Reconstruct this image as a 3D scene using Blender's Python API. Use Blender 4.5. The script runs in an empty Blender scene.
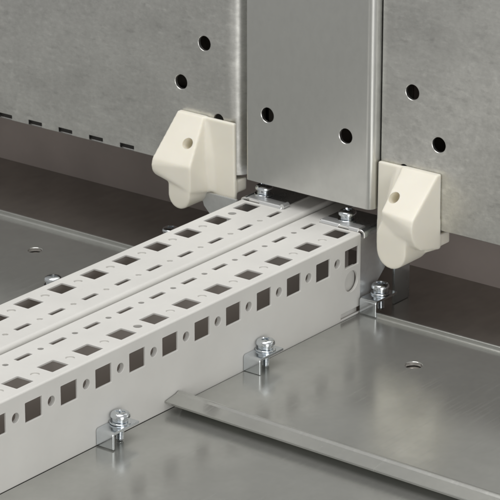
import bpy, bmesh, math, random
from mathutils import Vector, Matrix
from mathutils.geometry import delaunay_2d_cdt
random.seed(7)
S = 0.01                                   # millimetres to Blender units
sc = bpy.context.scene
col = sc.collection

# ------------------------------------------------------------ camera
YAW, PITCH = 0.653739, 0.3575
cd = bpy.data.cameras.new('camera'); cam = bpy.data.objects.new('camera', cd); col.objects.link(cam)
cam.location = (-1005.15*S, -895.24*S, 568.6*S)
cam.rotation_euler = (math.pi/2 - PITCH, 0, YAW - math.pi/2)
cd.sensor_width = 36.0
cd.lens = 36.0*3178.2/500.0
cd.clip_start = 0.1; cd.clip_end = 500
cd.dof.use_dof = True; cd.dof.focus_distance = 14.2; cd.dof.aperture_fstop = 14.0
sc.camera = cam

# ------------------------------------------------------------ world and lamps (studio light)
w = bpy.data.worlds.new('World'); sc.world = w; w.use_nodes = True
bg = w.node_tree.nodes['Background']
bg.inputs['Color'].default_value = (1.0, 0.99, 0.97, 1); bg.inputs['Strength'].default_value = 0.42
def area_lamp(name, loc, target, sx, sy, energy, color=(1, 1, 1)):
    l = bpy.data.lights.new(name, 'AREA'); l.shape = 'RECTANGLE'
    l.size = sx*S; l.size_y = sy*S; l.energy = energy; l.color = color
    o = bpy.data.objects.new(name, l); col.objects.link(o)
    o.location = [c*S for c in loc]
    d = Vector(target) - Vector(loc)
    o.rotation_euler = d.to_track_quat('-Z', 'Y').to_euler()
    return o
area_lamp('softbox_overhead', (-150, 60, 1500), (170, 40, 0), 1300, 1300, 1850, (1, 0.985, 0.965))
area_lamp('softbox_side', (-620, -1250, 240), (250, 20, 20), 700, 620, 600, (1.0, 0.985, 0.965))
sc.view_settings.view_transform = 'Standard'
sc.view_settings.look = 'None'
sc.view_settings.exposure = 0.0
sc.view_settings.gamma = 1.0
sc.cycles.max_bounces = 16; sc.cycles.diffuse_bounces = 10; sc.cycles.glossy_bounces = 8

# ------------------------------------------------------------ materials
def new_mat(name):
    m = bpy.data.materials.new(name); m.use_nodes = True
    nt = m.node_tree
    return m, nt, nt.nodes['Principled BSDF']
def noise(nt, scale, detail=4, rough=0.55, stretch=(1, 1, 1)):
    tc = nt.nodes.new('ShaderNodeTexCoord'); mp = nt.nodes.new('ShaderNodeMapping')
    mp.inputs['Scale'].default_value = stretch
    nt.links.new(tc.outputs['Object'], mp.inputs['Vector'])
    n = nt.nodes.new('ShaderNodeTexNoise'); n.inputs['Scale'].default_value = scale
    n.inputs['Detail'].default_value = detail; n.inputs['Roughness'].default_value = rough
    nt.links.new(mp.outputs['Vector'], n.inputs['Vector'])
    return n
def remap(nt, sock, lo, hi, a=0.3, b=0.7):
    r = nt.nodes.new('ShaderNodeMapRange'); r.inputs['From Min'].default_value = a; r.inputs['From Max'].default_value = b
    r.inputs['To Min'].default_value = lo; r.inputs['To Max'].default_value = hi
    nt.links.new(sock, r.inputs['Value']); return r.outputs['Result']
def mixcol(nt, fac, c1, c2):
    m = nt.nodes.new('ShaderNodeMix'); m.data_type = 'RGBA'
    m.inputs[6].default_value = (*c1, 1); m.inputs[7].default_value = (*c2, 1)
    nt.links.new(fac, m.inputs[0]); return m.outputs[2]
def bump(nt, bsdf, sock, strength, dist):
    b = nt.nodes.new('ShaderNodeBump'); b.inputs['Strength'].default_value = strength; b.inputs['Distance'].default_value = dist
    nt.links.new(sock, b.inputs['Height']); nt.links.new(b.outputs['Normal'], bsdf.inputs['Normal'])

def paint(name, c, rough=0.42, var=0.04):
    m, nt, b = new_mat(name)
    n = noise(nt, 3.0, 5)
    f = remap(nt, n.outputs['Fac'], 0, 1)
    nt.links.new(mixcol(nt, f, tuple(x*(1-var) for x in c), tuple(min(1, x*(1+var)) for x in c)), b.inputs['Base Color'])
    n2 = noise(nt, 45, 2)
    bump(nt, b, n2.outputs['Fac'], 0.12, 0.004)
    nt.links.new(remap(nt, n2.outputs['Fac'], rough-0.05, rough+0.08), b.inputs['Roughness'])
    b.inputs['Specular IOR Level'].default_value = 0.4
    return m
def galvanised(name, c, rough, metallic=1.0, var=0.10, scale=4.0, fine=30.0, bstr=0.05, stretch=(1, 1, 1), rvar=0.07):
    m, nt, b = new_mat(name)
    n = noise(nt, scale, 6, 0.62, stretch)
    v = noise(nt, fine, 3, 0.6, stretch)
    add = nt.nodes.new('ShaderNodeMath'); add.operation = 'MULTIPLY_ADD'
    nt.links.new(v.outputs['Fac'], add.inputs[0]); add.inputs[1].default_value = 0.45
    sub = nt.nodes.new('ShaderNodeMath'); sub.operation = 'MULTIPLY'; sub.inputs[1].default_value = 0.55
    nt.links.new(n.outputs['Fac'], sub.inputs[0]); nt.links.new(sub.outputs[0], add.inputs[2])
    f = remap(nt, add.outputs[0], 0, 1, 0.35, 0.65)
    nt.links.new(mixcol(nt, f, tuple(x*(1-var) for x in c), tuple(min(1, x*(1+var)) for x in c)), b.inputs['Base Color'])
    nt.links.new(remap(nt, add.outputs[0], rough+rvar, rough-rvar, 0.35, 0.65), b.inputs['Roughness'])
    b.inputs['Metallic'].default_value = metallic
    bump(nt, b, n.outputs['Fac'], bstr, 0.02)
    return m
def flecks(m, lo, hi, dark, scale, stretch, seed):
    """fine streaky grain over a galvanised material: multiplies its colour and roughens it"""
    nt = m.node_tree; b = nt.nodes['Principled BSDF']
    n = noise(nt, scale, 5, 0.65, stretch)
    n.noise_dimensions = '4D'; n.inputs['W'].default_value = seed
    f = remap(nt, n.outputs['Fac'], 1.0, dark, lo, hi)
    src = b.inputs['Base Color'].links[0].from_socket
    mx = nt.nodes.new('ShaderNodeMix'); mx.data_type = 'RGBA'; mx.blend_type = 'MULTIPLY'; mx.inputs[0].default_value = 1.0
    nt.links.new(src, mx.inputs[6]); nt.links.new(f, mx.inputs[7])
    nt.links.new(mx.outputs[2], b.inputs['Base Color'])
def scratches(m, amount, scale, stretch, seed):
    nt = m.node_tree; b = nt.nodes['Principled BSDF']
    n = noise(nt, scale, 2, 0.5, stretch); n.noise_dimensions = '4D'; n.inputs['W'].default_value = seed
    f = remap(nt, n.outputs['Fac'], 0.0, amount, 0.55, 0.80)
    src = b.inputs['Roughness'].links[0].from_socket
    ad = nt.nodes.new('ShaderNodeMath'); ad.operation = 'ADD'
    nt.links.new(src, ad.inputs[0]); nt.links.new(f, ad.inputs[1]); nt.links.new(ad.outputs[0], b.inputs['Roughness'])
M = {}
M['paint'] = paint('light_grey_paint', (0.66, 0.655, 0.63))
M['plate_rough'] = galvanised('mottled_galvanised_steel', (0.72, 0.72, 0.695), 0.38, var=0.10, scale=3.5, fine=22, bstr=0.05, rvar=0.08)
flecks(M['plate_rough'], 0.54, 0.70, 0.84, 11, (1, 1, 2.4), 1.0)
flecks(M['plate_rough'], 0.54, 0.70, 1.15, 14, (1, 1, 2.0), 4.0)
flecks(M['plate_rough'], 0.38, 0.66, 0.84, 2.6, (1, 1, 1.3), 11.0); scratches(M['plate_rough'], 0.10, 18, (1, 0.2, 3.0), 6.0)
flecks(M['plate_rough'], 0.35, 0.65, 0.88, 34, (1, 1, 1.5), 7.0)
M['plate'] = galvanised('smooth_galvanised_steel', (0.66, 0.665, 0.645), 0.33, var=0.05, scale=1.2, fine=9, bstr=0.03, rvar=0.04)
M['panel'] = galvanised('floor_panel_steel', (0.50, 0.505, 0.48), 0.19, metallic=0.72, var=0.06, scale=1.1, fine=5, bstr=0.006, rvar=0.05)
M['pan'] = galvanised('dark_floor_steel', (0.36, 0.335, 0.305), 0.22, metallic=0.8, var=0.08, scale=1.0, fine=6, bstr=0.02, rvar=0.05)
flecks(M['panel'], 0.35, 0.65, 0.95, 30, (1, 1, 1), 2.0); scratches(M['panel'], 0.08, 22, (0.12, 3.0, 1), 3.0); flecks(M['panel'], 0.4, 0.75, 0.90, 1.6, (1, 1, 1), 9.0)
flecks(M['plate'], 0.3, 0.7, 0.95, 26, (1, 1, 0.5), 2.0)
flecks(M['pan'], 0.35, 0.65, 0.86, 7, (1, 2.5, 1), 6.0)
M['edge'] = galvanised('cut_steel_edge', (0.85, 0.85, 0.84), 0.35, var=0.03)
M['zinc'] = galvanised('zinc_plated_steel', (0.72, 0.755, 0.785), 0.15, var=0.06, scale=5, fine=30, bstr=0.02, rvar=0.05)
M['tab'] = galvanised('bracket_tab_steel', (0.60, 0.645, 0.66), 0.22, metallic=0.95, var=0.08, scale=4, fine=25, bstr=0.02)
M['bracket'] = galvanised('bracket_steel', (0.66, 0.67, 0.67), 0.36, metallic=0.72, var=0.08, scale=4, fine=25, bstr=0.03)
M['inner'] = paint('warm_grey_inner_coating', (0.74, 0.70, 0.665), 0.5)
M['slot_shade'] = paint('slot_shade_black', (0.03, 0.028, 0.026), 0.6)  # near black, stands in for the shade inside the plate slots
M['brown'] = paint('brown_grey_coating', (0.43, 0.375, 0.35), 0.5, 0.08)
def nylon():
    m, nt, b = new_mat('cream_nylon')
    n = noise(nt, 5, 4)
    nt.links.new(mixcol(nt, remap(nt, n.outputs['Fac'], 0, 1), (0.80, 0.77, 0.675), (0.84, 0.81, 0.72)), b.inputs['Base Color'])
    b.inputs['Roughness'].default_value = 0.45
    b.inputs['Subsurface Weight'].default_value = 0.35
    b.inputs['Subsurface Radius'].default_value = (0.03, 0.025, 0.015)
    b.inputs['Subsurface Scale'].default_value = 1.0
    n2 = noise(nt, 60, 2); bump(nt, b, n2.outputs['Fac'], 0.08, 0.003)
    return m
M['nylon'] = nylon()

# ------------------------------------------------------------ helpers
def empty(name, loc):
    o = bpy.data.objects.new(name, None); col.objects.link(o)
    o.location = [c*S for c in loc]; o.empty_display_size = 0.05
    return o
def tag(o, label, cat, group=None, kind=None):
    if label: o['label'] = label
    if cat: o['category'] = cat
    if group: o['group'] = group
    if kind: o['kind'] = kind
    return o
def link_mesh(name, me, mats, parent=None, loc=(0, 0, 0)):
    for m in (mats if isinstance(mats, (list, tuple)) else [mats]): me.materials.append(m)
    o = bpy.data.objects.new(name, me); col.objects.link(o)
    o.location = [c*S for c in loc]
    if parent: o.parent = parent
    return o
def rotm(a, b, c):            # rows
    return Matrix((a, b, c))

class Fold:
    """outer profile of a bent sheet: flats and arcs; the outer face lies to the left of the heading"""
    def __init__(s, start, ang, segs):
        s.p = []; v = 0.0; a, b = start; th = math.radians(ang); s.lines = []
        for sg in segs:
            if sg[0] == 'f':
                s.p.append((v, v+sg[1], 'f', a, b, th, 0)); a += math.cos(th)*sg[1]; b += math.sin(th)*sg[1]; v += sg[1]
            else:
                r, d = sg[1], math.radians(sg[2]); L = abs(d)*r; sgn = 1 if d > 0 else -1
                s.p.append((v, v+L, 'a', a, b, th, sgn*r))
                n = max(2, int(math.ceil(abs(sg[2])/15)))
                s.lines += [v+L*i/n for i in range(n+1)]
                cx, cy = a-math.sin(th)*sgn*r, b+math.cos(th)*sgn*r
                th += d; a, b = cx+math.sin(th)*sgn*r, cy-math.cos(th)*sgn*r; v += L
        s.len = v
    def __call__(s, v):
        for (v0, v1, k, a, b, th, r) in s.p:
            if v <= v1+1e-6: break
        d = v-v0
        if k == 'f':
            return a+math.cos(th)*d, b+math.sin(th)*d, -math.sin(th), math.cos(th)
        cx, cy = a-math.sin(th)*r, b+math.cos(th)*r
        t2 = th+d/r
        return cx+math.sin(t2)*r, cy-math.cos(t2)*r, -math.sin(t2), math.cos(t2)

def area2(l): return sum(l[i-1][0]*l[i][1]-l[i][0]*l[i-1][1] for i in range(len(l)))
def offset(loop, d):
    """grow a counter-clockwise loop outwards by d (negative shrinks)"""
    n = len(loop); out = []
    for i in range(n):
        p0, p1, p2 = Vector(loop[i-1]), Vector(loop[i]), Vector(loop[(i+1) % n])
        e1 = (p1-p0).normalized(); e2 = (p2-p1).normalized()
        n1 = Vector((e1.y, -e1.x)); n2 = Vector((e2.y, -e2.x))
        m = n1+n2
        if m.length < 1e-6: m = n1
        m.normalize(); c = max(0.35, m.dot(n1))
        q = p1+m*(d/c); out.append((q.x, q.y))
    return out
def inside(p, loop):
    x, y = p; c = False; n = len(loop)
    for i in range(n):
        x1, y1 = loop[i-1]; x2, y2 = loop[i]
        if (y1 > y) != (y2 > y) and x < (x2-x1)*(y-y1)/(y2-y1)+x1: c = not c
    return c
def rect(u, v, wu, wv, r=0.0):
    if r <= 0: return [(u-wu/2, v-wv/2), (u+wu/2, v-wv/2), (u+wu/2, v+wv/2), (u-wu/2, v+wv/2)]
    out = []
    for (sx, sy, a0) in ((1, -1, -90), (1, 1, 0), (-1, 1, 90), (-1, -1, 180)):
        for i in range(4):
            a = math.radians(a0+30*i); out.append((u+sx*(wu/2-r)+r*math.cos(a), v+sy*(wv/2-r)+r*math.sin(a)))
    return out
def circ(u, v, d, n=24): return [(u+d/2*math.cos(2*math.pi*i/n), v+d/2*math.sin(2*math.pi*i/n)) for i in range(n)]

def sheet_mesh(name, outline, holes, fold, T, frame, cham=0.25, flip=False, inner=0, edge_mi=1):
    """bent sheet with chamfered holes. holes: (loop, depth, smooth). frame(u, a, b) -> xyz in mm"""
    lines = fold.lines
    def split(loop):
        out = []
        for i in range(len(loop)):
            p, q = loop[i], loop[(i+1) % len(loop)]
            out.append(p)
            if abs(q[1]-p[1]) > 1e-9:
                ts = sorted(t for t in ((l-p[1])/(q[1]-p[1]) for l in lines) if 1e-4 < t < 1-1e-4)
                out += [(p[0]+(q[0]-p[0])*t, p[1]+(q[1]-p[1])*t) for t in ts]
        return out
    if area2(outline) < 0: outline = outline[::-1]
    o_big = split(outline); o_in = offset(o_big, -cham)
    loops = [(o_big, o_in, T, False, 1)]
    for lp, dep, sm, *ex in holes:
        wm = ex[0] if ex else 1; hc = ex[1] if len(ex) > 1 else cham
        if area2(lp) < 0: lp = lp[::-1]
        loops.append((lp, offset(lp, hc), dep, sm, -1 if wm else -2))
    vs, es = [], []
    for (_, sl, _, _, _) in loops:
        b = len(vs); vs += [Vector(p) for p in sl]; es += [(b+i, b+(i+1) % len(sl)) for i in range(len(sl))]
    us = [p[0] for p in outline]
    for l in lines:
        if l < 1e-3 or l > fold.len-1e-3: continue
        b = len(vs); vs += [Vector((min(us)-1, l)), Vector((max(us)+1, l))]; es.append((b, b+1))
    V2, E2, F2, *_ = delaunay_2d_cdt(vs, es, [], 0, 1e-5)
    bmv, faces, nrm, mi, smooth = [], [], [], [], []
    def P(u, v, t):
        a, b, na, nb = fold(min(max(v, 0), fold.len))
        p = frame(u, a-na*t, b-nb*t); q = frame(u, a+na, b+nb); o = frame(u, a, b)
        return Vector(p)*S, (Vector(q)-Vector(o)).normalized()
    keep = []
    for f in F2:
        c = ((V2[f[0]][0]+V2[f[1]][0]+V2[f[2]][0])/3, (V2[f[0]][1]+V2[f[1]][1]+V2[f[2]][1])/3)
        if not inside(c, loops[0][1]): continue
        if any(inside(c, l[1]) for l in loops[1:]): continue
        keep.append(f)
    for side in (0, 1):
        idx = {}
        for f in keep:
            ids = []
            for k in f:
                if k not in idx:
                    p, n = P(V2[k][0], V2[k][1], T*side)
                    idx[k] = len(bmv); bmv.append(p); nrm.append(n if side == 0 else -n)
                ids.append(idx[k])
            a, b, c = (V2[k] for k in f)
            ccw = (b[0]-a[0])*(c[1]-a[1])-(b[1]-a[1])*(c[0]-a[0]) > 0
            if ccw == (side == 1): ids.reverse()
            faces.append(ids); mi.append(inner if side else 0); smooth.append(True)
    for (bl, sl, dep, sm, sgn) in loops:
        # rings: small/large loop at the faces, true loop between
        rings = [(sl, 0.0), (bl, cham), (bl, dep-cham), (sl, dep)]
        n = len(bl)
        cen = Vector((sum(p[0] for p in bl)/n, sum(p[1] for p in bl)/n))
        for r in range(3):
            if sm:
                base = len(bmv)
                for (lp, t) in (rings[r], rings[r+1]):
                    for p in lp:
                        q, nn = P(p[0], p[1], t)
                        d = Vector(p)-cen
                        q2, _ = P(p[0]+d.x*0.01, p[1]+d.y*0.01, t)
                        bmv.append(q); nr = (q-q2).normalized()
                        if r == 0: nr = (nr+nn).normalized()
                        if r == 2: nr = (nr-nn).normalized()
                        nrm.append(nr)
                for i in range(n):
                    j = (i+1) % n
                    q = [base+i, base+n+i, base+n+j, base+j]
                    if sgn > 0: q.reverse()
                    q.reverse(); faces.append(q); mi.append(1 if r != 0 else 0); smooth.append(True)
            else:
                for i in range(n):
                    j = (i+1) % n; base = len(bmv)
                    for (lp, t, k) in ((rings[r][0], rings[r][1], i), (rings[r+1][0], rings[r+1][1], i), (rings[r+1][0], rings[r+1][1], j), (rings[r][0], rings[r][1], j)):
                        q, _ = P(lp[k][0], lp[k][1], t); bmv.append(q); nrm.append(Vector((0, 0, 0)))
                    q = [base, base+1, base+2, base+3]
                    if sgn < 0: q.reverse()
                    faces.append(q); mi.append(0 if sgn == -2 else (edge_mi if sgn == 1 else 1)); smooth.append(False)
    # fix winding of the walls of round holes
    me = bpy.data.meshes.new(name)
    if flip: faces = [f[::-1] for f in faces]
    me.from_pydata([tuple(p) for p in bmv], [], faces)
    for p, s_, m_ in zip(me.polygons, smooth, mi): p.use_smooth = s_; p.material_index = m_
    me.normals_split_custom_set_from_vertices([tuple(n) for n in nrm])
    me.update()
    return me

def bm_box(bm, x0, x1, y0, y1, z0, z1, bev=0.0):
    r = bmesh.ops.create_cube(bm, size=1.0)
    for v in r['verts']:
        v.co = Vector(((x0+x1)/2+v.co.x*(x1-x0), (y0+y1)/2+v.co.y*(y1-y0), (z0+z1)/2+v.co.z*(z1-z0)))
    if bev > 0:
        es = list({e for v in r['verts'] for e in v.link_edges})
        bmesh.ops.bevel(bm, geom=es, offset=bev, segments=2, affect='EDGES', profile=0.5)
def lathe(bm, prof, cx=0, cy=0, n=28):
    """prof: (r, z) from the axis outwards and back to the axis"""
    rings = []
    for r, z in prof:
        if r < 1e-6: rings.append([bm.verts.new((cx, cy, z))])
        else: rings.append([bm.verts.new((cx+r*math.cos(2*math.pi*i/n), cy+r*math.sin(2*math.pi*i/n), z)) for i in range(n)])
    for a, b in zip(rings, rings[1:]):
        for i in range(n):
            j = (i+1) % n
            if len(a) == 1 and len(b) == 1: continue
            if len(a) == 1: bm.faces.new((a[0], b[j], b[i]))
            elif len(b) == 1: bm.faces.new((a[i], a[j], b[0]))
            else: bm.faces.new((a[i], a[j], b[j], b[i]))
def bm_mesh(name, bm, scale=True, smooth_angle=35):
    bmesh.ops.recalc_face_normals(bm, faces=bm.faces)
    me = bpy.data.meshes.new(name)
    if scale:
        for v in bm.verts: v.co *= S
    bm.to_mesh(me); bm.free()
    for p in me.polygons: p.use_smooth = True
    me.set_sharp_from_angle(angle=math.radians(smooth_angle))
    return me
def bool_cut(me, cutter, name):
    """me minus cutter, as a new mesh"""
    a = bpy.data.objects.new('work', me); b = bpy.data.objects.new('cutter', cutter)
    col.objects.link(a); col.objects.link(b)
    md = a.modifiers.new('cut', 'BOOLEAN'); md.operation = 'DIFFERENCE'; md.object = b; md.solver = 'EXACT'
    dg = bpy.context.evaluated_depsgraph_get(); dg.update()
    out = bpy.data.meshes.new_from_object(a.evaluated_get(dg))
    bpy.data.objects.remove(a); bpy.data.objects.remove(b)
    out.name = name
    return out

# ------------------------------------------------------------ the setting
PZ = -44.0                                    # top of the panels
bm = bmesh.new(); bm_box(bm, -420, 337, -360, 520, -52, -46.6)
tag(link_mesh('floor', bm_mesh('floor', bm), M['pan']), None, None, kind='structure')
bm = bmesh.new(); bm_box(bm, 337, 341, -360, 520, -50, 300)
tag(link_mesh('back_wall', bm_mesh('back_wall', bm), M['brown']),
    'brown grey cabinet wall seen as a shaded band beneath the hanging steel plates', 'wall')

# ------------------------------------------------------------ floor panels
def panel(name, fold, y0, y1, holes, mats, T=1.5, skew=0.0):
    # u runs along -y so that the outer face looks up; profile plane is (x, z)
    fr = lambda u, a, b: (a-skew*u*min(1, max(0, (140-a)/30)), -u, b)
    out = [(-y1, 0), (-y0, 0), (-y0, fold.len), (-y1, fold.len)]
    return sheet_mesh(name, out, holes, fold, T, fr, edge_mi=0)
# heading +x (angle 0), outer face to the left = up
f_front = Fold((-400, -44.75), 0, [('f', 520)])
me = panel('near_panel', f_front, -350, -0.15, [], None)
tag(link_mesh('floor_panel', me, [M['panel'], M['edge']]), 'plain flat steel floor panel nearest the viewer, below the lipped panel', 'floor panel', 'steel floor panels')
hx, hy = 215.5, -63.5
f_right = Fold((94.9, -39.5), 9, [('f', 8.0), ('a', 0.8, 14), ('f', 1.3), ('a', 2.4, -80), ('f', 6.2), ('a', 1.5, 57), ('f', 136.0), ('a', 1.0, 90), ('f', 1.6)])
end_r = f_right(f_right.len)
def v_of_x(fold, x):
    lo, hi = 0, fold.len
    for _ in range(60):
        m = (lo+hi)/2
        if fold(m)[0] < x: lo = m
        else: hi = m
    return lo
f_right = Fold((94.9, -39.5 + (PZ+1.0+1.6-end_r[1])), 9, [('f', 8.0), ('a', 0.8, 14), ('f', 1.3), ('a', 2.4, -80), ('f', 6.2), ('a', 1.5, 57), ('f', 136.0+256.5-end_r[0]), ('a', 1.0, 90), ('f', 1.6)])
me = panel('right_panel', f_right, -350, -0.6, [(circ(-hy, v_of_x(f_right, hx), 9.0), 2.2, True)], None, skew=0.028)
tag(link_mesh('floor_panel', me, [M['panel'], M['edge']]), 'steel floor panel right of the rails with a raised folded lip and one hole', 'floor panel', 'steel floor panels')
f_left = Fold((-400, PZ), 0, [('f', 654.8), ('a', 1.0, 90), ('f', 1.8)])
me = panel('left_panel', f_left, 81.0, 500, [(circ(-196.0, v_of_x(f_left, 224.5), 8.0), 2.2, True)], None)
tag(link_mesh('floor_panel', me, [M['panel'], M['edge']]), 'steel floor panel left of the rails with a thin bright upturned rim at its far edge', 'floor panel', 'steel floor panels')

# ------------------------------------------------------------ hanging steel plates
def wall_plate(name, x, y_left, y_right, z0, z1, r_left, r_right, holes, mats, depth=16, slots=None, ang=90):
    if ang < 90: y_right += 0.0; depth = 3
    # profile plane (y, x): heading -y, outer face -x.  a = -y, b = -x : heading +a, left = +b
    segs = []
    if r_left: segs += [('f', depth), ('a', r_left, -90)]
    L = y_left-y_right-(r_left or 0)-r_right
    segs += [('f', L), ('a', r_right, -ang), ('f', depth)]
    if r_left: fold = Fold((-y_left, -(x+depth+r_left)), 90, segs)
    else: fold = Fold((-y_left, -x), 0, segs)
    # u runs along -z ... outer normal must come out as -x: use u = z with mirrored winding
    fr = lambda u, a, b: (-b, -a, u)
    v0 = (depth+r_left*math.pi/2) if r_left else 0
    vy = lambda y: v0+(y_left-(r_left or 0)-y)
    hs = [(circ(hz, vy(hy_), d), T_, True) for (hy_, hz, d, T_) in holes]
    if slots: hs += [(rect(sz, vy(sy), hgt, wid, 0.3), 0.5, False, 0, 0.05) for (sy, sz, wid, hgt) in slots]
    out = [(z0, 0), (z1, 0), (z1, fold.len), (z0, fold.len)]
    return sheet_mesh(name, out, hs, fold, 1.5, fr, cham=0.22, flip=True)
ZT = 240
# left
me = wall_plate('left', 264.5, 500, 84.6, 10.6, ZT, 0, 9.5,
    [(108.0, 81.2, 8.2, 2), (124.0, 56.8, 8.2, 2), (98.5, 40.4, 6.5, 1.6)], None, depth=14, ang=58,
    slots=[(229.0-22.2*(i-0), 12.3, 10.0, 2.7) for i in range(-11, 4)])
lp = empty('steel_plate', (264.5, 90, 10.6)); tag(lp, 'mottled steel plate left of the middle one, with dark slots along its lower edge', 'steel plate', 'hanging steel plates')
o = link_mesh('sheet', me, [M['plate_rough'], M['edge']]); o.parent = lp; o.location = -lp.location
bm = bmesh.new(); bm_box(bm, 284, 300, 96, 499, 10.7, 12.0); bm_box(bm, 298.6, 300, 96, 499, 12.0, 40)  # unseen pieces, added to keep the hollow behind the left plate dark
o = link_mesh('bottom_light_stop', bm_mesh('bottom_light_stop', bm), M['pan']); o.parent = lp; o.location = -lp.location
bm = bmesh.new(); bm_box(bm, 266.4, 269.0, 96, 499, 10.8, 17)  # black strip added behind the slots to paint in their shade
o = link_mesh('slot_shade_strip', bm_mesh('slot_shade_strip', bm), M['slot_shade']); o.parent = lp; o.location = -lp.location
# middle
me = wall_plate('middle', 261.0, 77.6, -4.2, 12.2, ZT, 1.6, 4.0, [(63.3, 51.0, 8.2, 2), (12.6, 49.6, 8.2, 2)], None, depth=14)
cp = empty('steel_plate', (261, 37, 12)); tag(cp, 'smooth narrow middle steel plate with folded sides, hanging over the rail ends', 'steel plate', 'hanging steel plates')
o = link_mesh('sheet', me, [M['plate'], M['edge']]); o.parent = cp; o.location = -cp.location
# right
me = wall_plate('right', 268.0, -4.6, -340, 8.0, ZT, 1.0, 4.0, [(-23.8, 78.6, 8.2, 2), (-40.6, 53.8, 8.2, 2), (-19.5, 36.0, 6.0, 1.6)], None, depth=14)
rp = empty('steel_plate', (268, -90, 8)); tag(rp, 'mottled galvanised plate at the right edge of the photo, two holes above a cream block', 'steel plate', 'hanging steel plates')
o = link_mesh('sheet', me, [M['plate_rough'], M['edge']]); o.parent = rp; o.location = -rp.location
bm = bmesh.new(); bm_box(bm, 269.8, 300, -330, -8, 8.1, 9.4)  # unseen strip, added to keep light out from below the right plate
o = link_mesh('bottom_light_stop', bm_mesh('bottom_light_stop', bm), M['pan']); o.parent = rp; o.location = -rp.location

bm = bmesh.new(); bm_box(bm, 263, 300, 2, 74, 12.3, 13.6)  # unseen strip under the middle plate, added to darken its holes
o = link_mesh('bottom_light_stop', bm_mesh('bottom_light_stop', bm), M['pan']); o.parent = cp; o.location = -cp.location
for root, (x0, y0, y1) in ((lp, (266.3, 96, 499)), (cp, (263, 2, 74)), (rp, (269.8, -330, -8))):
    bm = bmesh.new(); bm_box(bm, x0, 336, y0, y1, ZT-6, ZT-4.6)  # unseen cap, added to stop light falling in behind the plate
    o = link_mesh('top_light_stop', bm_mesh('top_light_stop', bm), M['pan']); o.parent = root; o.location = -root.location
    bm = bmesh.new(); bm_box(bm, 300.2, 301.4, y0-4, (95.5 if root is cp else y1), 14, ZT-7)  # unseen dark sheet, added so the plate holes look into darkness
    o = link_mesh('back_light_stop', bm_mesh('back_light_stop', bm), M['pan']); o.parent = root; o.location = -root.location
# ------------------------------------------------------------ punched rails
XA = -180.0
rail_fold = Fold((10, -45.0), 180, [('f', 9.2), ('a', 0.8, -90), ('f', 43.2), ('a', 1.0, -90), ('f', 36.2), ('a', 1.7, -90), ('f', 42)])
vf0 = 9.2+0.8*math.pi/2
vz = lambda z: vf0+(z+44.2)
vt0 = vf0+43.2+math.pi/2
vy_ = lambda y: vt0+(y-1.0)
def rail_mesh(mirror):
    XE = 258.0
    out = [(XA, 0), (XE, 0), (XE, vz(-43.4)), (241, vz(-43.4)), (241, vz(-40.2)), (XE, vz(-40.2)), (XE, vy_(27)), (300, vy_(27)), (300, rail_fold.len), (XA, rail_fold.len)]
    hs = []
    for k in range(-6, 11):
        x = 25.0*k
        hs.append((rect(x, vz(-11.1), 11.7, 10.0, 0.3), 1.1, False))
        hs.append((rect(x, vy_(9.83), 11.7, 9.9, 0.3), 1.1, False))
        hs.append((rect(x, vy_(28.1), 10.5, 2.9, 0.4), 1.1, False))
        if k < 10:
            hs.append((circ(x+12.5, vz(-11.1), 5.0), 2.6, True))
            hs.append((circ(x+12.5, vy_(9.83), 4.4), 3.2, True))
            hs.append((circ(x+12.5, vy_(28.1), 3.0, 16), 2.6, True))
    hs.append((circ(250.0, vz(-24.3), 11.6, 32), 1.6, True))
    if mirror: fr = lambda u, a, b: (u, 78.4-a, b+1.8)
    else: fr = lambda u, a, b: (u, a, b)
    me = sheet_mesh('punched_rail', out, hs, rail_fold, 1.1, fr, cham=0.16, flip=mirror, inner=2)
    # most of the small round marks on the top are only dimples: close them from below
    bm = bmesh.new(); bm.from_mesh(me)
    for k in range(-6, 10):
        for y, d in ((9.83, 5.2), (28.1, 4.0)):
            if (y < 20 and (k == 3 if not mirror else k == 9)) or (y > 20 and not mirror): continue
            c = (25.0*k+12.5, (78.4-y) if mirror else y, -0.8+(1.6 if mirror else 0))
            vs = [bm.verts.new((S*(c[0]+d/2*math.cos(i*math.pi/8)), S*(c[1]+d/2*math.sin(i*math.pi/8)), S*c[2])) for i in range(16)]
            f = bm.faces.new(vs)
            f.material_index = 0
    bm.to_mesh(me); bm.free()
    return me
o = link_mesh('punched_rail', rail_mesh(False), [M['paint'], M['paint'], M['inner']])
tag(o, 'light grey punched rail whose side face with square holes looks towards the viewer', 'rail', 'punched rails')
o = link_mesh('punched_rail', rail_mesh(True), [M['paint'], M['paint'], M['inner']])
tag(o, 'light grey punched rail lying behind its twin, on the side of the left floor panel', 'rail', 'punched rails')

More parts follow.
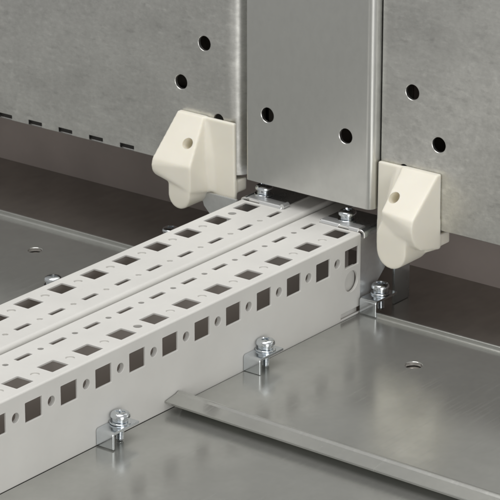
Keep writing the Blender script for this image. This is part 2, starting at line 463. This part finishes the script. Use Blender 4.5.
# ------------------------------------------------------------ screws
def screw_meshes(shank):
    bm = bmesh.new()
    prof = [(0, 5.9), (2.0, 5.85), (3.3, 5.65), (4.1, 5.3), (4.6, 4.75), (4.8, 4.1), (4.8, 3.4), (4.6, 3.2), (0, 3.2)]
    lathe(bm, prof)
    bmesh.ops.recalc_face_normals(bm, faces=bm.faces)
    head = bm_mesh('screw_head', bm)
    bm = bmesh.new()
    A = [0.35+i*math.pi/2 for i in range(4)]
    lo, hi = [], []
    for k, t in enumerate(A):
        c, s_ = math.cos(t), math.sin(t)
        for (x, y) in ((2.9, -0.62), (2.9, 0.62), (0.75, 0.75)):
            hi.append(bm.verts.new((x*c-y*s_, x*s_+y*c, 7.5)))
            f = 0.6
            lo.append(bm.verts.new((x*f*c-y*f*s_, x*f*s_+y*f*c, 3.9)))
    bm.faces.new(hi); bm.faces.new(lo[::-1])
    for i in range(12):
        j = (i+1) % 12; bm.faces.new((lo[i], lo[j], hi[j], hi[i]))
    cut = bm_mesh('cross', bm)
    head = bool_cut(head, cut, 'screw_head')
    head.set_sharp_from_angle(angle=math.radians(35))
    bm = bmesh.new()
    lathe(bm, [(0, 0.95), (5.0, 0.95), (5.2, 0.75), (5.2, 0.2), (5.0, 0.02), (0, 0.02)])
    lathe(bm, [(0, 3.2), (3.6, 3.2), (3.9, 3.0), (3.9, 2.3), (3.75, 2.15), (3.75, 2.0), (3.9, 1.85), (3.9, 1.15), (3.6, 0.95), (0, 0.95)])
    washer = bm_mesh('washer', bm)
    bm = bmesh.new()
    pr = [(0, 0.0)]; z = 0.0
    while z > -shank:
        pr += [(2.0, z), (1.6, z-0.4)]; z -= 0.8
    pr += [(1.5, z), (0, z-0.3)]
    lathe(bm, pr, n=20)
    sh = bm_mesh('shank', bm, smooth_angle=60)
    return head, washer, sh
SM = screw_meshes(8.6)
for m_ in SM: m_.materials.append(M['zinc'])
def add_screw(parent, loc, rz=0.0, top=False, label=None, cat=None, group=None):
    """screw as a part (head > washer, shank), or as a thing of its own"""
    if top:
        r = empty('screw', loc); tag(r, label, cat, group)
        kids = [('screw_head', SM[0]), ('washer', SM[1])]
        for nme, me_ in kids:
            o = bpy.data.objects.new(nme, me_); col.objects.link(o); o.parent = r; o.rotation_euler.z = rz
        return r
    h = bpy.data.objects.new('screw', SM[0]); col.objects.link(h); h.parent = parent
    h.location = [c*S for c in loc]; h.rotation_euler = (0.03*math.sin(7*rz), 0.03*math.cos(5*rz), rz)
    for nme, me_ in (('washer', SM[1]), ('shank', SM[2])):
        o = bpy.data.objects.new(nme, me_); col.objects.link(o); o.parent = h
    return h

# ------------------------------------------------------------ floor clips (bent tab with a screw through it)
def clip_mesh():
    # profile (x, z): flange up from the floor, bend, top tab; outer face left of heading +z = -x
    fold = Fold((0, 0.2), 90, [('f', 7.0), ('a', 1.5, -90), ('f', 18.0)])
    fr = lambda u, a, b: (a, -u, b)
    out = [(0.3, 0), (10.6, 0), (10.6, fold.len), (0.3, fold.len)]
    return sheet_mesh('tab', out, [], fold, 1.4, fr, cham=0.18)
CM = clip_mesh(); CM.materials.append(M['zinc']); CM.materials.append(M['zinc'])
clip_spots = [((43.4, 0, PZ-0.3), 'zinc clip with screw nearest the viewer, on the rail side by the foreground panel', 0.2),
              ((157.5, 0, PZ), 'zinc clip with screw at mid length of the rail, standing on the lipped right panel', 0.9),
              ((255.4, -1.2, PZ+0.4), 'zinc clip with screw at the far end of the rail, below the right cream block', 1.4)]
proto = None
for loc, lab, rz in clip_spots:
    r = empty('floor_clip', loc); tag(r, lab, 'clip', 'zinc clips along the rail side')
    o = bpy.data.objects.new('tab', CM); col.objects.link(o); o.parent = r
    add_screw(r, (12.2, -5.0, 8.75), rz)
# screws fixing the left panel
add_screw(None, (189.2, 152.2, PZ), 0.3, True, 'zinc pan head screw on the left floor panel, half hidden by the rail', 'screw', 'screws on the floor left of the rails')
add_screw(None, (292.0, 154.5, -46.6), 1.0, True, 'zinc pan head screw on the dark floor beneath the left cream block', 'screw', 'screws on the floor left of the rails')

# ------------------------------------------------------------ corner brackets at the rail end
def bracket_meshes(mir):
    my = (lambda y: 78.4-y) if mir else (lambda y: y)
    oz = 1.6 if mir else 0.0
    # top tab bending down into the side plate: profile (y, z), heading +z on the side, outer face -y
    fold = Fold((-1.4, -3.0), 90, [('f', 1.6), ('a', 2.6, -90), ('f', 26.0)])
    fr = lambda u, a, b: (u, my(a), b+oz)
    L = fold.len
    out = [(259.2, 0), (283, 0), (283, L), (258.6, L), (258.6, 9.5), (259.2, 8.5)]
    tab = sheet_mesh('bracket_tab', out, [], fold, 1.3, fr, cham=0.2, flip=mir)
    f2 = Fold((0.5, -37), 90, [('f', 36.0)])
    out = [(258.3, 0), (266, 0), (275, 6), (283, 13), (283, 36), (258.3, 36)]
    side = sheet_mesh('bracket_side', out, [], f2, 1.2, fr, cham=0.15, flip=mir)
    # wing facing the viewer beside the rail end
    bm = bmesh.new()
    pts = [(-4.2, 0.4), (-27, 0.4), (-28.5, -2), (-27.5, -8), (-23.5, -12.5), (-16, -15), (-4.2, -17)]
    a = [bm.verts.new((259.6+0.10*(-z), my(y), z-0.5)) for y, z in pts]
    b = [bm.verts.new((261.0+0.10*(-z), my(y), z-0.5)) for y, z in pts]
    bm.faces.new(a); bm.faces.new(b[::-1])
    for i in range(len(a)):
        j = (i+1) % len(a); bm.faces.new((a[i], b[i], b[j], a[j]))
    bmesh.ops.recalc_face_normals(bm, faces=bm.faces)
    bmesh.ops.bevel(bm, geom=[e for e in bm.edges], offset=0.35, segments=2, affect='EDGES')
    wing = bm_mesh('bracket_wing', bm)
    return tab, side, wing
for mir, lab, spos, rz in ((False, 'bright bracket with screw on the rail end beside the right cream block', (267.6, 15.6, 1.2), 0.5),
                       (True, 'bright bracket with screw on the rail end beside the left cream block', (268.6, 71.2, 2.9), 1.1)):
    base = Vector((265, 66 if mir else 14, 0))
    r = empty('corner_bracket', base); tag(r, lab, 'bracket', 'brackets on the rail end')
    tab, side, wing = bracket_meshes(mir)
    o = link_mesh('tab', tab, [M['tab'], M['edge']]); o.parent = r; o.location = -base*S
    zt = 2.6+(1.6 if mir else 0)-1.35
    ff = Fold((257.9, zt-1.2), 62, [('f', 1.2), ('a', 1.2, -62), ('f', 5.2)])
    fr2 = (lambda u, a, b: (a, 78.4+u, b)) if mir else (lambda u, a, b: (a, -u, b))
    o2 = [(-26.5, 0), (-15, 0), (-14, 2.2), (-9, 2.2), (-8, 0), (-2.0, 0), (-2.0, ff.len), (-26.5, ff.len)]
    if mir: o2 = [(-26.5, 0), (-12, 0), (-11, 1.6), (-3, 1.6), (-3, ff.len), (-26.5, ff.len)]
    lipm = sheet_mesh('bracket_lip', o2, [], ff, 0.9, fr2, cham=0.2, flip=mir)
    bm = bmesh.new(); bm.from_mesh(lipm)
    if mir:
        q = bmesh.ops.create_cone(bm, cap_ends=True, segments=20, radius1=1.3*S, radius2=1.3*S, depth=5.0*S)
        for v in q['verts']: v.co = Vector((261*S+v.co.z, 51.6*S+v.co.y, (zt+0.3)*S+v.co.x))
        bm.to_mesh(lipm)
    bm.free()
    o = link_mesh('lip', lipm, [M['bracket'], M['edge']]); o.parent = r; o.location = -base*S
    o = link_mesh('side_plate', side, [M['bracket'], M['edge']]); o.parent = r; o.location = -base*S
    if mir: o = link_mesh('wing', wing, M['bracket']); o.parent = r; o.location = -base*S
    add_screw(r, Vector(spos)-base, rz)
    if not mir:
        bm = bmesh.new(); bm_box(bm, 283.2, 297, -4.4, -2.6, -46.4, -18, 0.3)
        o = link_mesh('foot', bm_mesh('foot', bm), M['tab']); o.parent = r; o.location = -base*S
# inner stiffener seen through the large hole
bm = bmesh.new(); bm_box(bm, 236, 256.5, 2.6, 4.0, -39.2, -17.5, 0.2); bm_box(bm, 232, 257.4, 1.8, 3.2, -44.5, -41.3, 0.2)
o = link_mesh('stiffener', bm_mesh('stiffener', bm), M['paint'])
o.parent = bpy.data.objects['punched_rail']

# ------------------------------------------------------------ cream nylon blocks
def nylon_mesh(mir):
    """local: n outwards from the plate, s away from the rail, z up; origin at the plate, inner edge, z = 0"""
    bm = bmesh.new()
    def hull(pts):
        vs = [bm.verts.new(p) for p in pts]
        r = bmesh.ops.convex_hull(bm, input=vs)
        bmesh.ops.delete(bm, geom=[g for g in r['geom_interior'] if isinstance(g, bmesh.types.BMVert)], context='VERTS')
    # mounting flange
    hull([(n, s, z) for n in (0, 2.6) for (s, z) in ((0.0, 41.0), (38, 41.0), (38.0, 1), (20, -8), (3.5, -8), (-0.6, -4.5))])
    # hook under the plate
    hull([(n, s, z) for n in (-9, 2.6) for (s, z) in ((0, 8.2), (38, 8.2), (38, 1.5), (0, 1.0))])
    # wedge
    if mir:
        hull([(0, 15.5, 41.2), (0, 37.8, 41.2), (3.4, 15.5, 41.2), (3.4, 37.8, 41.2), (0, 14.0, -1.5), (0, 38.5, 0.5),
              (22.5, 16.3, 22.8), (23.5, 36.5, 21.5), (24.3, 36.5, 18), (24.1, 36.5, 15), (23.0, 36.8, 11), (20.5, 37.0, 7),
              (16.5, 37.5, 4.0), (10, 38, 2.4), (20.5, 16.5, 9)])
    else:
        hull([(0, 19.5, 41.2), (0, 37.8, 41.2), (3.4, 19.5, 41.2), (3.4, 37.8, 41.2), (0, 15.5, -1.5), (0, 38.5, 0.0),
              (19.5, 16.4, 17.6), (21.5, 41.0, 18.6), (22.4, 41.0, 15.5), (22.2, 41.0, 13.0), (19.3, 16.4, 3.2), (21.2, 41.0, 11.0), (19.3, 40.8, 9.0), (16.5, 40.4, 7.6), (12.0, 40, 6.4)])
    # fillet between wedge and flange
    if not mir: hull([(2.4, 16.5, 38), (2.4, 20, 38), (3.6, 20, 38), (2.4, 11.5, 0), (2.4, 18, 0), (7, 18, 1), (6.5, 18, 20), (2.4, 12.5, 20)])
    if mir:
        hull([(2.4, 12.0, 40), (2.4, 18, 40), (3.2, 16, 40), (2.4, 4.5, 0), (2.4, 18, 0), (18.6, 18, 2), (19.5, 15.2, 14), (18.6, 12.6, 3), (2.4, 5.0, 20), (2.4, 8.5, 34)])
    # rounded tongue
    tc, tr = (22.3, 9.0) if mir else (24.4, 7.3)
    def arc(n): return [(n, tc+tr*math.cos(math.radians(a)), (2.0 if mir else 0.2)+(9.6 if mir else 7.6)*math.sin(math.radians(a))) for a in range(180, 361, 10)]
    tn = 22.0 if mir else 19.4
    hull(arc(tn)+arc(1.0)+[(tn, tc-tr, 10), (tn, tc+tr, 10), (1, tc-tr, 10), (1, tc+tr, 10)]+([(21.6, 17, 19.0), (21.6, 17, 10), (3, 8.0, 26), (3, 16, 30)] if mir else []))
    for v in bm.verts:
        v.co = Vector((-v.co.x, -v.co.y if mir else v.co.y, v.co.z))
    me = bm_mesh('block', bm)
    o = bpy.data.objects.new('work', me); col.objects.link(o)
    md = o.modifiers.new('r', 'REMESH'); md.mode = 'VOXEL'; md.voxel_size = 0.42*S
    sm = o.modifiers.new('s', 'SMOOTH'); sm.factor = 0.5; sm.iterations = 30
    dg = bpy.context.evaluated_depsgraph_get(); dg.update()
    out = bpy.data.meshes.new_from_object(o.evaluated_get(dg)); bpy.data.objects.remove(o)
    # pilot hole through the sloping face
    bm = bmesh.new()
    lathe(bm, [(0, 14.0), (3.1, 14.0), (3.1, -8), (0, -8)], n=40)
    nvec = Vector((-0.93, 0.0, 0.37)).normalized()
    rot = Vector((0, 0, 1)).rotation_difference(nvec).to_matrix()
    hc = Vector((-15.8, -19.8, 28.9)) if mir else Vector((-12.6, 23.2, 28.0))
    for v in bm.verts: v.co = rot @ v.co + hc
    cut = bm_mesh('cut', bm)
    out = bool_cut(out, cut, 'nylon_block')
    for p in out.polygons: p.use_smooth = True
    out.set_sharp_from_angle(angle=math.radians(50))
    return out
o = link_mesh('support_block', nylon_mesh(False), M['nylon'], loc=(264.3, 86.2, 0.3))
tag(o, 'cream nylon support block left of the middle plate, under the slotted left plate', 'support block', 'cream support blocks')
o = link_mesh('support_block', nylon_mesh(True), M['nylon'], loc=(267.8, -5.0, -2.4))
tag(o, 'cream nylon support block right of the middle plate, above the end clip', 'support block', 'cream support blocks')
